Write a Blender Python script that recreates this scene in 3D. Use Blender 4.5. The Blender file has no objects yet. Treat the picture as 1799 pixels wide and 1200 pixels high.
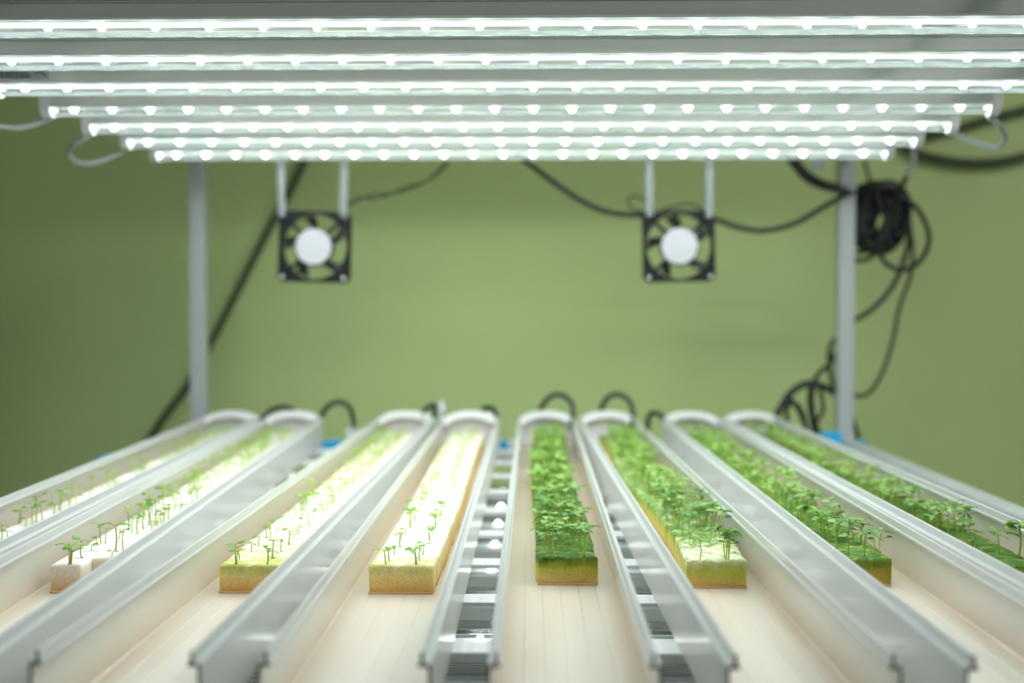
import bpy, bmesh, math, random
from mathutils import Vector, Matrix, Euler, noise

C = bpy.context.scene.collection
SC = bpy.context.scene
PI = math.pi
MM = 0.001

# ------------------------------------------------------------------ camera, world, exposure
F = 2000.0                       # focal length in pixels of the 1799 x 1200 frame
ZC = 1.25                        # camera height
cd = bpy.data.cameras.new('camera')
cam = bpy.data.objects.new('camera', cd); C.objects.link(cam)
cd.sensor_width = 36.0; cd.lens = 36.0 * F / 1799.0
cd.clip_start = 0.02; cd.clip_end = 60
cam.location = (0, 0, ZC)
cam.rotation_euler = Euler((PI/2 - math.atan(55/F), 0, math.atan(34.5/F)), 'XYZ')
cd.dof.use_dof = True; cd.dof.focus_distance = 1.06
cd.dof.aperture_fstop = (cd.lens/1000) / 0.0155
SC.camera = cam
w = bpy.data.worlds.new('world'); SC.world = w; w.use_nodes = True
w.node_tree.nodes['Background'].inputs[0].default_value = (0.80, 0.92, 0.88, 1)
w.node_tree.nodes['Background'].inputs[1].default_value = 0.10
SC.view_settings.view_transform = 'Standard'; SC.view_settings.look = 'None'
SC.view_settings.gamma = 1; SC.view_settings.use_curve_mapping = False
SC.view_settings.exposure = 0.74
STRIP_W = 1.45                    # watts of each grow lamp's strip
LED_E = 20.0
def fill_lamp(name, loc, rot, size, power, col):
    l = bpy.data.lights.new(name, 'AREA'); l.shape = 'RECTANGLE'; l.size, l.size_y = size
    l.energy = power; l.color = col
    o = bpy.data.objects.new(name, l); C.objects.link(o); o.location = loc; o.rotation_euler = rot
    return o
# unseen fill light added high at the right to brighten that side of the wall
fill_lamp('right_fill_light', (1.9, 0.5, 3.0), (math.radians(28), math.radians(6), 0), (1.3, 1.0), 15, (1, 1, 0.96))

CR = cam.rotation_euler.to_matrix()
def ray(px, py): return CR @ Vector(((px-899.5)/F, (600-py)/F, -1))
def at(px, py, Y):
    d = ray(px, py); return Vector((0, 0, ZC)) + d*(Y/d.y)

# ------------------------------------------------------------------ materials
def newmat(name):
    m = bpy.data.materials.new(name); m.use_nodes = True
    nt = m.node_tree; b = nt.nodes['Principled BSDF']
    return m, nt, b
def pm(name, col, rough=0.5, metal=0.0, spec=0.5, coat=0.0, noise_s=0, noise_amt=0.12, bump=0, bscale=200, stretch=(1,1,1), emit=0, col2=None):
    m, nt, b = newmat(name)
    b.inputs['Base Color'].default_value = (*col, 1); b.inputs['Roughness'].default_value = rough
    b.inputs['Metallic'].default_value = metal; b.inputs['Specular IOR Level'].default_value = spec
    b.inputs['Coat Weight'].default_value = coat; b.inputs['Coat Roughness'].default_value = 0.05
    tc = nt.nodes.new('ShaderNodeTexCoord'); mp = nt.nodes.new('ShaderNodeMapping')
    mp.inputs['Scale'].default_value = stretch
    nt.links.new(tc.outputs['Object'], mp.inputs[0])
    if noise_s:
        n = nt.nodes.new('ShaderNodeTexNoise'); n.inputs['Scale'].default_value = noise_s; n.inputs['Detail'].default_value = 4
        nt.links.new(mp.outputs[0], n.inputs[0])
        r = nt.nodes.new('ShaderNodeValToRGB')
        c2 = col2 or tuple(c*(1-noise_amt) for c in col)
        r.color_ramp.elements[0].color = (*c2, 1); r.color_ramp.elements[1].color = (*col, 1)
        r.color_ramp.elements[0].position = 0.35; r.color_ramp.elements[1].position = 0.65
        nt.links.new(n.outputs[0], r.inputs[0]); nt.links.new(r.outputs[0], b.inputs['Base Color'])
    if bump:
        n2 = nt.nodes.new('ShaderNodeTexNoise'); n2.inputs['Scale'].default_value = bscale; n2.inputs['Detail'].default_value = 3
        nt.links.new(mp.outputs[0], n2.inputs[0])
        bp = nt.nodes.new('ShaderNodeBump'); bp.inputs['Strength'].default_value = bump; bp.inputs['Distance'].default_value = 0.001
        nt.links.new(n2.outputs[0], bp.inputs['Height']); nt.links.new(bp.outputs[0], b.inputs['Normal'])
    if emit:
        b.inputs['Emission Color'].default_value = (0.93, 0.98, 1, 1); b.inputs['Emission Strength'].default_value = emit
    return m

M = {}
M['wall'] = pm('green_wall_paint', (0.525, 0.655, 0.275), 0.7, noise_s=3, noise_amt=0.05, bump=0.05, bscale=60)
M['floor'] = pm('grey_floor', (0.30, 0.33, 0.30), 0.6, noise_s=6, noise_amt=0.15)
M['pvc'] = pm('white_channel_plastic', (0.86, 0.88, 0.88), 0.20, spec=0.5, noise_s=9, noise_amt=0.05, stretch=(1, .2, 1), bump=0.03, bscale=25)
def translucent(m, amt, col):
    nt = m.node_tree; b = nt.nodes['Principled BSDF']; tr = nt.nodes.new('ShaderNodeBsdfTranslucent'); tr.inputs[0].default_value = (*col, 1)
    mx = nt.nodes.new('ShaderNodeMixShader'); mx.inputs[0].default_value = amt
    nt.links.new(b.outputs[0], mx.inputs[1]); nt.links.new(tr.outputs[0], mx.inputs[2]); nt.links.new(mx.outputs[0], nt.nodes['Material Output'].inputs[0])
translucent(M['pvc'], 0.38, (0.93, 0.95, 0.95))
M['cut'] = pm('dirty_cut_edge', (0.16, 0.13, 0.10), 0.6, noise_s=300, noise_amt=0.5)
M['cap'] = pm('white_cap_plastic', (0.72, 0.70, 0.72), 0.35, noise_s=20, noise_amt=0.06)
M['alu'] = pm('galvanised_metal', (0.50, 0.54, 0.53), 0.42, metal=0.25, noise_s=14, noise_amt=0.14, stretch=(1, 1, .15), bump=0.05, bscale=90)
M['bar'] = pm('brushed_bar', (0.86, 0.86, 0.87), 0.4, metal=0.1, noise_s=120, noise_amt=0.15, stretch=(1, .02, 1))
M['deck'] = pm('ribbed_grey_tray', (0.62, 0.65, 0.65), 0.35, noise_s=20, noise_amt=0.2, stretch=(.05, 3, 1))
M['house'] = pm('lamp_housing_aluminium', (0.80, 0.82, 0.78), 0.4, metal=0.3, noise_s=30, noise_amt=0.1, stretch=(.03, 3, 3))
M['pcb'] = pm('lamp_circuit_board', (0.85, 0.87, 0.87), 0.4)
M['endcap'] = pm('lamp_end_plastic', (0.85, 0.85, 0.87), 0.35)
M['led'] = pm('led_light', (1, 1, 1), 0.4, emit=LED_E)
M['led_dim'] = pm('lower_led_light', (1, 1, 1), 0.4, emit=7)
M['hazed'] = pm('hazed_black_cable', (0.045, 0.062, 0.03), 0.5)  # black cables lightened towards green, imitating haze and blur near the wall
M['strip'] = pm('hanger_metal', (0.15, 0.165, 0.165), 0.5, metal=0.2)
M['black'] = pm('black_plastic', (0.012, 0.012, 0.014), 0.5, spec=0.15, noise_s=60, noise_amt=0.3)
M['rubber'] = pm('black_cable_rubber', (0.013, 0.016, 0.015), 0.42, noise_s=40, noise_amt=0.3)
M['greycord'] = pm('pale_cord', (0.42, 0.46, 0.47), 0.4)
M['hub'] = pm('fan_hub_label', (0.42, 0.42, 0.45), 0.45, noise_s=60, noise_amt=0.05)
M['blade'] = pm('fan_blade', (0.03, 0.035, 0.03), 0.4)
M['blue'] = pm('blue_film', (0.01, 0.42, 0.75), 0.3, bump=0.3, bscale=60)
M['clear'] = pm('pale_valve_plastic', (0.55, 0.6, 0.62), 0.25)
M['seedcoat'] = pm('seed_coat', (0.42, 0.19, 0.06), 0.6)
M['ink'] = pm('label_ink', (0.03, 0.045, 0.045), 0.6)
M['sticker'] = pm('lamp_sticker', (0.42, 0.46, 0.44), 0.5)

def floor_mat(name, c1, c2, wallc, stain):
    """wet channel plastic: cream floor fading into the pale walls, nutrient stains in patches along the corner"""
    m, nt, b = newmat(name)
    N = nt.nodes.new; L = nt.links.new
    tc = N('ShaderNodeTexCoord'); mp = N('ShaderNodeMapping'); mp.inputs['Scale'].default_value = (14, 3, 14)
    L(tc.outputs['Object'], mp.inputs[0])
    n = N('ShaderNodeTexNoise'); n.inputs['Scale'].default_value = 1.6; n.inputs['Detail'].default_value = 6
    L(mp.outputs[0], n.inputs[0])
    r = N('ShaderNodeValToRGB'); r.color_ramp.elements[0].position = 0.38; r.color_ramp.elements[1].position = 0.66
    r.color_ramp.elements[0].color = (*c1, 1); r.color_ramp.elements[1].color = (*c2, 1)
    L(n.outputs[0], r.inputs[0])
    # corner stain by |x|
    sx = N('ShaderNodeSeparateXYZ'); L(tc.outputs['Object'], sx.inputs[0])
    ab = N('ShaderNodeMath'); ab.operation = 'ABSOLUTE'; L(sx.outputs[0], ab.inputs[0])
    mr = N('ShaderNodeMapRange'); mr.inputs[1].default_value = 0.036; mr.inputs[2].default_value = 0.0505
    L(ab.outputs[0], mr.inputs[0])
    mul = N('ShaderNodeMath'); mul.operation = 'MULTIPLY'; L(mr.outputs[0], mul.inputs[0])
    n3 = N('ShaderNodeTexNoise'); n3.inputs['Scale'].default_value = 9; n3.inputs['Detail'].default_value = 3
    L(tc.outputs['Object'], n3.inputs[0]); L(n3.outputs[0], mul.inputs[1])
    mx = N('ShaderNodeMix'); mx.data_type = 'RGBA'
    L(mul.outputs[0], mx.inputs[0]); L(r.outputs[0], mx.inputs[6]); mx.inputs[7].default_value = (*stain, 1)
    # walls get cleaner with height above the water line
    mz = N('ShaderNodeMapRange'); mz.inputs[1].default_value = -0.049; mz.inputs[2].default_value = -0.026
    L(sx.outputs[2], mz.inputs[0])
    mx2 = N('ShaderNodeMix'); mx2.data_type = 'RGBA'
    L(mz.outputs[0], mx2.inputs[0]); L(mx.outputs[2], mx2.inputs[6]); mx2.inputs[7].default_value = (*wallc, 1)
    L(mx2.outputs[2], b.inputs['Base Color'])
    b.inputs['Roughness'].default_value = 0.35; b.inputs['Coat Weight'].default_value = 0.35; b.inputs['Coat Roughness'].default_value = 0.06
    n4 = N('ShaderNodeTexNoise'); n4.inputs['Scale'].default_value = 60
    L(tc.outputs['Object'], n4.inputs[0])
    bp = N('ShaderNodeBump'); bp.inputs['Strength'].default_value = 0.12; bp.inputs['Distance'].default_value = 0.001
    L(n4.outputs[0], bp.inputs['Height']); L(bp.outputs[0], b.inputs['Normal']); L(bp.outputs[0], b.inputs['Coat Normal'])
    return m
M['wet_warm'] = floor_mat('wet_cream_plastic', (0.84, 0.73, 0.60), (0.86, 0.80, 0.70), (0.88, 0.86, 0.78), (0.84, 0.62, 0.42))
M['wet_brown'] = floor_mat('wet_beige_plastic', (0.78, 0.67, 0.54), (0.83, 0.75, 0.64), (0.86, 0.84, 0.76), (0.68, 0.46, 0.26))

translucent(M['wet_warm'], 0.25, (0.95, 0.93, 0.90)); translucent(M['wet_brown'], 0.25, (0.95, 0.93, 0.90))
def cover_mat():
    m, nt, b = newmat('clear_lamp_cover'); nt.nodes.remove(b)
    N = nt.nodes.new; L = nt.links.new
    out = nt.nodes['Material Output']
    t = N('ShaderNodeBsdfTransparent'); t.inputs[0].default_value = (0.95, 0.97, 0.96, 1)
    g = N('ShaderNodeBsdfGlossy'); g.inputs['Roughness'].default_value = 0.07; g.inputs[0].default_value = (0.95, 1, 0.98, 1)
    fr = N('ShaderNodeFresnel'); fr.inputs[0].default_value = 1.5
    mx = N('ShaderNodeMixShader'); L(fr.outputs[0], mx.inputs[0]); L(t.outputs[0], mx.inputs[1]); L(g.outputs[0], mx.inputs[2])
    tl = N('ShaderNodeBsdfTranslucent'); tl.inputs[0].default_value = (0.9, 0.95, 0.93, 1)
    m2 = N('ShaderNodeMixShader'); m2.inputs[0].default_value = 0.007; L(mx.outputs[0], m2.inputs[1]); L(tl.outputs[0], m2.inputs[2])
    L(m2.outputs[0], out.inputs[0])
    return m
M['cover'] = cover_mat()

def sponge_mat(name, top, top2, side_hi, side_lo, split=0.5, speck=900, front=None):
    """porous sponge: algae colour in patches on the top, amber nutrient stain low on the sides"""
    m, nt, b = newmat(name)
    N = nt.nodes.new; L = nt.links.new
    tc = N('ShaderNodeTexCoord')
    n = N('ShaderNodeTexNoise'); n.inputs['Scale'].default_value = 85; n.inputs['Detail'].default_value = 8; n.inputs['Roughness'].default_value = 0.7
    L(tc.outputs['Object'], n.inputs[0])
    r = N('ShaderNodeValToRGB'); r.color_ramp.elements[0].position = split-0.09; r.color_ramp.elements[1].position = split+0.09
    r.color_ramp.elements[0].color = (*top, 1); r.color_ramp.elements[1].color = (*top2, 1)
    if front:
        s0 = N('ShaderNodeSeparateXYZ'); L(tc.outputs['Object'], s0.inputs[0])
        fr_ = N('ShaderNodeMapRange'); fr_.inputs[1].default_value = 0.0; fr_.inputs[2].default_value = 0.11; fr_.inputs[3].default_value = front[0]; fr_.inputs[4].default_value = front[1]
        L(s0.outputs[1], fr_.inputs[0]); ad_ = N('ShaderNodeMath'); L(n.outputs[0], ad_.inputs[0]); L(fr_.outputs[0], ad_.inputs[1]); L(ad_.outputs[0], r.inputs[0])
    else: L(n.outputs[0], r.inputs[0])
    ns = N('ShaderNodeTexNoise'); ns.inputs['Scale'].default_value = 70; ns.inputs['Detail'].default_value = 4
    L(tc.outputs['Object'], ns.inputs[0])
    sx = N('ShaderNodeSeparateXYZ'); L(tc.outputs['Object'], sx.inputs[0])
    add = N('ShaderNodeMath'); add.operation = 'MULTIPLY_ADD'; L(ns.outputs[0], add.inputs[0]); add.inputs[1].default_value = 0.016; L(sx.outputs[2], add.inputs[2])
    rz = N('ShaderNodeMapRange'); rz.inputs[1].default_value = 0.009; rz.inputs[2].default_value = 0.025
    L(add.outputs[0], rz.inputs[0])
    m1 = N('ShaderNodeMix'); m1.data_type = 'RGBA'; L(rz.outputs[0], m1.inputs[0])
    m1.inputs[6].default_value = (*side_lo, 1); m1.inputs[7].default_value = (*side_hi, 1)
    rt = N('ShaderNodeMapRange'); rt.inputs[1].default_value = 0.022; rt.inputs[2].default_value = 0.032
    L(add.outputs[0], rt.inputs[0])
    m2 = N('ShaderNodeMix'); m2.data_type = 'RGBA'; L(rt.outputs[0], m2.inputs[0]); L(m1.outputs[2], m2.inputs[6]); L(r.outputs[0], m2.inputs[7])
    # pores
    v = N('ShaderNodeTexNoise'); v.inputs['Scale'].default_value = speck; v.inputs['Detail'].default_value = 2
    L(tc.outputs['Object'], v.inputs[0])
    rv = N('ShaderNodeMapRange'); rv.inputs[1].default_value = 0.36; rv.inputs[2].default_value = 0.56; rv.inputs[3].default_value = 0.86; rv.inputs[4].default_value = 1.04
    L(v.outputs[0], rv.inputs[0])
    mu = N('ShaderNodeMix'); mu.data_type = 'RGBA'; mu.blend_type = 'MULTIPLY'; mu.inputs[0].default_value = 1
    L(m2.outputs[2], mu.inputs[6]); L(rv.outputs[0], mu.inputs[7])
    L(mu.outputs[2], b.inputs['Base Color'])
    b.inputs['Roughness'].default_value = 0.75; b.inputs['Specular IOR Level'].default_value = 0.3
    b.inputs['Subsurface Weight'].default_value = 0.55; b.inputs['Subsurface Radius'].default_value = (1, 0.75, 0.3); b.inputs['Subsurface Scale'].default_value = 0.009
    bp = N('ShaderNodeBump'); bp.inputs['Strength'].default_value = 0.5; bp.inputs['Distance'].default_value = 0.0008
    L(v.outputs[0], bp.inputs['Height']); L(bp.outputs[0], b.inputs['Normal'])
    return m
S_WHITE = sponge_mat('white_sponge', (0.86, 0.76, 0.66), (0.90, 0.86, 0.80), (0.86, 0.79, 0.68), (0.80, 0.50, 0.22), 0.42)
S_LIME = sponge_mat('pale_lime_sponge', (0.52, 0.56, 0.14), (0.80, 0.78, 0.60), (0.88, 0.78, 0.34), (0.88, 0.54, 0.16), 0.44, front=(-0.13, 0.06))
S_PALE = sponge_mat('pale_yellow_sponge', (0.56, 0.58, 0.18), (0.82, 0.80, 0.64), (0.90, 0.78, 0.36), (0.92, 0.58, 0.18), 0.40, front=(-0.13, 0.08))
S_MOSS = sponge_mat('mossy_sponge', (0.028, 0.105, 0.008), (0.16, 0.25, 0.02), (0.50, 0.55, 0.06), (0.86, 0.62, 0.24), 0.56)
S_MIX = sponge_mat('white_and_mossy_sponge', (0.12, 0.26, 0.03), (0.66, 0.68, 0.46), (0.50, 0.60, 0.08), (0.86, 0.60, 0.22), 0.50, front=(0.10, -0.07))
S_GREEN = sponge_mat('green_sponge', (0.045, 0.17, 0.02), (0.34, 0.42, 0.07), (0.30, 0.31, 0.03), (0.62, 0.45, 0.12), 0.55)

def leaf_mat(name, c1, c2):
    m, nt, b = newmat(name)
    N = nt.nodes.new; L = nt.links.new
    oi = N('ShaderNodeObjectInfo'); r = N('ShaderNodeMix'); r.data_type = 'RGBA'
    tc = N('ShaderNodeTexCoord'); n = N('ShaderNodeTexNoise'); n.inputs['Scale'].default_value = 130
    L(tc.outputs['Object'], n.inputs[0])
    ad = N('ShaderNodeMath'); ad.operation = 'MULTIPLY_ADD'; L(n.outputs[0], ad.inputs[0]); ad.inputs[1].default_value = 0.6
    sb = N('ShaderNodeMath'); sb.operation = 'SUBTRACT'; L(oi.outputs['Random'], sb.inputs[0]); sb.inputs[1].default_value = 0.3
    L(sb.outputs[0], ad.inputs[2])
    ad.use_clamp = True
    L(ad.outputs[0], r.inputs[0]); r.inputs[6].default_value = (*c1, 1); r.inputs[7].default_value = (*c2, 1)
    L(r.outputs[2], b.inputs['Base Color'])
    b.inputs['Roughness'].default_value = 0.38; b.inputs['Specular IOR Level'].default_value = 0.5
    tr = N('ShaderNodeBsdfTranslucent'); hs = N('ShaderNodeHueSaturation'); hs.inputs['Value'].default_value = 1.5; hs.inputs['Hue'].default_value = 0.485
    L(r.outputs[2], hs.inputs['Color']); L(hs.outputs[0], tr.inputs[0])
    mx = N('ShaderNodeMixShader'); mx.inputs[0].default_value = 0.4
    L(b.outputs[0], mx.inputs[1]); L(tr.outputs[0], mx.inputs[2]); L(mx.outputs[0], nt.nodes['Material Output'].inputs[0])
    return m
M['leaf'] = leaf_mat('seedling_leaf', (0.10, 0.32, 0.06), (0.34, 0.54, 0.14))
M['leaf2'] = leaf_mat('young_seedling_leaf', (0.16, 0.42, 0.04), (0.34, 0.56, 0.09))
M['stem'] = leaf_mat('seedling_stem', (0.40, 0.52, 0.12), (0.55, 0.62, 0.20))

# ------------------------------------------------------------------ helpers
def link_mesh(name, verts, faces, mats, parent=None, mi=None, smooth=True):
    me = bpy.data.meshes.new(name); me.from_pydata([tuple(v) for v in verts], [], faces)
    if not isinstance(mats, (list, tuple)): mats = [mats]
    for m in mats: me.materials.append(m)
    if mi: me.polygons.foreach_set('material_index', mi)
    if smooth: me.polygons.foreach_set('use_smooth', [True]*len(me.polygons))
    me.update()
    o = bpy.data.objects.new(name, me); C.objects.link(o)
    if parent: o.parent = parent
    return o
def thing(name, label, cat, loc=(0, 0, 0), group=None, mat=None):
    o = bpy.data.objects.new(name, None); C.objects.link(o); o.empty_display_size = 0.03
    if mat is not None: o.matrix_world = mat
    else: o.location = loc
    o['label'] = label; o['category'] = cat
    if group: o['group'] = group
    return o
def tag(o, label, cat, group=None):
    o['label'] = label; o['category'] = cat
    if group: o['group'] = group
    return o
class MB:
    def __init__(s): s.v = []; s.f = []; s.m = []
    def add(s, v, f, m=0):
        k = len(s.v); s.v += [Vector(p) for p in v]; s.f += [tuple(i+k for i in q) for q in f]; s.m += [m]*len(f); return s
    def box(s, a, b, m=0):
        x0, y0, z0 = a; x1, y1, z1 = b
        v = [(x0,y0,z0),(x1,y0,z0),(x1,y1,z0),(x0,y1,z0),(x0,y0,z1),(x1,y0,z1),(x1,y1,z1),(x0,y1,z1)]
        return s.add(v, [(0,3,2,1),(4,5,6,7),(0,1,5,4),(1,2,6,5),(2,3,7,6),(3,0,4,7)], m)
    def tube(s, pts, r, n=10, m=0, cap=True):
        pts = [Vector(p) for p in pts]; k = len(pts)
        rr = r if isinstance(r, (list, tuple)) else [r]*k
        tang = [(pts[min(i+1, k-1)]-pts[max(i-1, 0)]).normalized() for i in range(k)]
        up = Vector((0, 0, 1)) if abs(tang[0].z) < 0.9 else Vector((1, 0, 0))
        u = (up - tang[0]*up.dot(tang[0])).normalized(); v = []
        for i in range(k):
            u = (u - tang[i]*u.dot(tang[i])).normalized(); q = tang[i].cross(u)
            for j in range(n):
                a = 2*PI*j/n; v.append(pts[i] + (u*math.cos(a)+q*math.sin(a))*rr[i])
        f = [(i*n+j, i*n+(j+1) % n, (i+1)*n+(j+1) % n, (i+1)*n+j) for i in range(k-1) for j in range(n)]
        if cap: f += [tuple(range(n))[::-1], tuple((k-1)*n+j for j in range(n))]
        return s.add(v, f, m)
    def extrude(s, prof, y0, y1, m=0, axis='y', capm=None):
        """closed profile of (a, z) swept along y (or x)"""
        k = len(prof)
        mk = (lambda a, t, z: (a, t, z)) if axis == 'y' else (lambda a, t, z: (t, a, z))
        v = [mk(a, y0, z) for a, z in prof]+[mk(a, y1, z) for a, z in prof]
        s.add(v, [(i, (i+1) % k, (i+1) % k+k, i+k) for i in range(k)], m)
        s.add(v, [tuple(range(k))[::-1], tuple(range(k, 2*k))], m if capm is None else capm)
        return s
    def build(s, name, mats, parent=None, smooth=False):
        o = link_mesh(name, s.v, s.f, mats, parent, s.m, smooth)
        bm = bmesh.new(); bm.from_mesh(o.data); bmesh.ops.recalc_face_normals(bm, faces=bm.faces); bm.to_mesh(o.data); bm.free()
        return o
def bevel(o, wdt, seg=2):
    md = o.modifiers.new('bevel', 'BEVEL'); md.width = wdt; md.segments = seg; md.limit_method = 'ANGLE'; md.angle_limit = math.radians(40)
    return o
def smooth_path(pts, sub=6):
    pts = [Vector(p) for p in pts]; out = []
    P = [pts[0]*2-pts[1]]+pts+[pts[-1]*2-pts[-2]]
    for i in range(1, len(P)-2):
        a, b, c, d = P[i-1:i+3]
        for k in range(sub):
            t = k/sub
            out.append(0.5*((2*b)+(c-a)*t+(2*a-5*b+4*c-d)*t*t+(3*b-a-3*c+d)*t**3))
    out.append(pts[-1]); return out
def cable(name, pts, r, mat, label, cat, group=None, parent=None, sub=6):
    """pts: world points; returns one mesh thing"""
    o = MB().tube(smooth_path(pts, sub), r, 8).build(name, mat, parent, True)
    if parent is None:
        me = o.data; c = Vector(pts[0]); me.transform(Matrix.Translation(-c)); o.location = c
        tag(o, label, cat, group)
    return o
def px_path(lst, Y): return [at(p[0], p[1], Y+(p[2] if len(p) > 2 else 0)) for p in lst]

# ------------------------------------------------------------------ setting
wl = MB().box((-5, 2.46, 0), (5, 2.61, 3.6)).build('wall_back', M['wall']); wl['kind'] = 'structure'
fl = MB().box((-5, -2, -0.1), (5, 2.46, 0)).build('floor', M['floor']); fl['kind'] = 'structure'

# ------------------------------------------------------------------ rack
XL, XR, YP = -0.622, 0.580, 2.12           # rear posts
YF = 0.60
rack = thing('grow_rack', 'grey metal shelving rack carrying the channels, lamps and fans', 'rack', (0, 1.3, 0))
def rp(mb, name, mat=None, bev=0.0015):
    mb.v = [v-Vector((0, 1.3, 0)) for v in mb.v]
    o = mb.build(name, mat or M['alu'], rack)
    if bev: bevel(o, bev)
    return o
TOP = ZC+0.292
for x in (XL, XR):
    for y in (YP, YF):
        m = MB().box((x-.0145, y-.0145, 0), (x+.0145, y+.0145, TOP+0.03))
        m.box((x-.019, y-.019, 0), (x+.019, y+.019, 0.006))
        rp(m, 'post')
    rp(MB().box((x-.0145, YF+.015, TOP), (x+.0145, YP-.015, TOP+.03)), 'top_beam')
    zt = ZC-0.238
    rp(MB().box((x-.0145, YF+.015, zt-.05), (x+.0145, YP-.015, zt)), 'side_rail')
for y in (YP,):
    rp(MB().box((XL+.015, y-.014, ZC-.243-.042), (XR-.015, y+.014, ZC-.243)), 'cross_beam', M['bar'])
    rp(MB().box((XL+.015, y-.014, TOP), (XR-.015, y+.014, TOP+.03)), 'cross_beam')
rp(MB().box((XL+.015, YF-.014, TOP), (XR-.015, YF+.014, TOP+.03)), 'cross_beam')
SL = 0.0085                                   # channels rise away from the camera
def bottom_z(y): return ZC-0.258+SL*(y-0.678)
for k in range(9):                            # flat bars under the channels
    y = 0.716+0.142*k
    rp(MB().box((XL+.014, y+.130, bottom_z(y+.145)-.004), (XR-.014, y+.160, bottom_z(y+.145))), 'support_bar', M['bar'], 0.0008)
# ribbed tray below
prof = []
y = YF+.02; z = ZC-0.325
while y < 2.085:
    prof += [(y, z), (y+.006, z), (y+.008, z-.003), (y+.012, z-.003)]; y += .014
prof += [(y, z), (y, z-.008), (YF+.02, z-.008)]
rp(MB().extrude(prof, XL+.013, XR-.013, axis='x'), 'ribbed_tray', M['deck'], 0)
# blue film left on the rack
def film(a, b, nm='protective_film'):
    rp(MB().box(a, b), nm, M['blue'], 0.0008)
zb = ZC-.243
for x0, x1 in ((-.392, -.330), (-.064, -.044)):
    film((x0, YP-.0165, zb-.020), (x1, YP-.0145, zb+.002))
film((XR-.050, YP-.045, zb-.030), (XR-.0155, YP-.016, zb+.020))
film((XR+.0150, YP-.035, zb-.040), (XR+.034, YP-.006, zb+.004))
for yy, ln in ((1.66, .055), (1.94, .04)):
    film((XL-.020, yy, ZC-.245), (XL+.016, yy+ln, ZC-.2175))

# ------------------------------------------------------------------ grow lamps
PC = ZC+0.257                                  # height of the circuit board plane
ORD = ['nearest', 'second nearest', 'third nearest', 'middle', 'third farthest', 'second farthest', 'farthest']
def half_ring(cz, R, r, n, sgn):
    out = [(math.cos(PI*i/n)*R, cz-sgn*math.sin(PI*i/n)*R*.92) for i in range(n+1)]
    out += [(math.cos(PI*(n-i)/n)*r, cz-sgn*math.sin(PI*(n-i)/n)*r*.92) for i in range(n+1)]
    return out
def make_lamp(Y, pcz, label, up=False, x0=-.618, x1=.582, tilt=0, power=STRIP_W, group='overhead LED grow lamps'):
    s = 1 if not up else -1
    t = thing('grow_lamp', label, 'lamp', ((x0+x1)/2, Y, pcz), group)
    t.rotation_euler = (tilt, 0, 0)
    h = (x1-x0)/2
    # housing: base shape with ribbed heat sink, local coordinates (y, z)
    p = [(-.013, 0), (-.0145, .002), (-.0145, .014)]
    for i in range(5):
        zz = .0145+i*.0022; p += [(-.0130, zz), (-.0145, zz+.0006), (-.0145, zz+.0015)]
    p += [(-.012, .027), (.012, .027), (.0145, .0255), (.0145, .002), (.013, 0)]
    p = [(a, z*s) for a, z in p]
    MB().extrude(p, -h+.006, h-.006, axis='x').build('housing', M['house'], t)
    MB().box((-h+.008, -.0095, -.0016 if s > 0 else .0002), (h-.008, .0095, -.0002 if s > 0 else .0016)).build('circuit_board', M['pcb'], t)
    cv = half_ring(-.0004*s, .0128, .0120, 12, s)
    MB().extrude(cv, -h+.010, h-.010, axis='x').build('clear_cover', M['cover'], t, True)
    for e in (-1, 1):
        pr = [(math.cos(PI*i/10)*.0148, -s*math.sin(PI*i/10)*.0142) for i in range(11)] + [(-.0155, .026*s), (.0155, .026*s)]
        a, b = sorted((e*(h-.012), e*h))
        bevel(MB().extrude(pr, a, b, axis='x').build('end_cap', M['endcap'], t), .001)
    # one led, copied along the board
    v = []; f = []; n = 10; R = .0032
    rings = [(.0052, 0), (.0047, .0015), (.0030, .0040), (.0021, .0084)]
    for rr, zz in rings:
        v += [(math.cos(2*PI*j/n)*rr, math.sin(2*PI*j/n)*rr, -s*(zz+.0016)) for j in range(n)]
    v.append((0, 0, -s*(.0088+.0016)))
    for i in range(3): f += [(i*n+j, i*n+(j+1) % n, (i+1)*n+(j+1) % n, (i+1)*n+j) for j in range(n)]
    f += [(3*n+j, 3*n+(j+1) % n, 4*n) for j in range(n)]
    first = None
    for k in range(-12, 12):
        x = k*.0485+.002-(x0+x1)/2
        if first is None:
            first = link_mesh('led', v, f, M['led'] if not up else M['led_dim'], t); o = first
        else:
            o = first.copy(); C.objects.link(o); o.parent = t
        o.location = (x, 0, 0)
    l = bpy.data.lights.new('lamp_strip', 'AREA'); l.shape = 'RECTANGLE'; l.size = 2*h-.03; l.size_y = .005
    l.energy = power; l.color = (0.95, 0.99, 1.0)
    lo = bpy.data.objects.new('lamp_strip', l); C.objects.link(lo); lo.parent = t; lo.location = (0, 0, -s*.0021)
    if up: lo.rotation_euler = (PI, 0, 0)
    return t
NY = ['row along the top edge of the photo', 'row', 'row with a printed sticker at its left end', 'row with a white lead hanging at the left', 'row', 'row', 'row just in front of the rear posts']
lamps = []
for k in range(7):
    Y = 1.022+.1393*k
    desc = ORD[k]+' overhead LED lamp, '+['along the top edge', 'below the topmost row', 'printed sticker at left end',
            'its left end cap leftmost in view', 'looped white cord at its left end', 'its right end above a dangling cord', 'lowest row in front of rear posts'][k]
    lamps.append(make_lamp(Y, PC, desc, tilt=math.radians([0, 0, 0, 8, 0, 0, 0][k]), x0=-.620+(.002*(k % 2))))
# rails the lamps are screwed to
for x in (-.45, .41):
    rp(MB().box((x-.012, YF+.015, PC+.027), (x+.012, YP-.015, TOP)), 'lamp_rail', M['alu'], 0)
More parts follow.
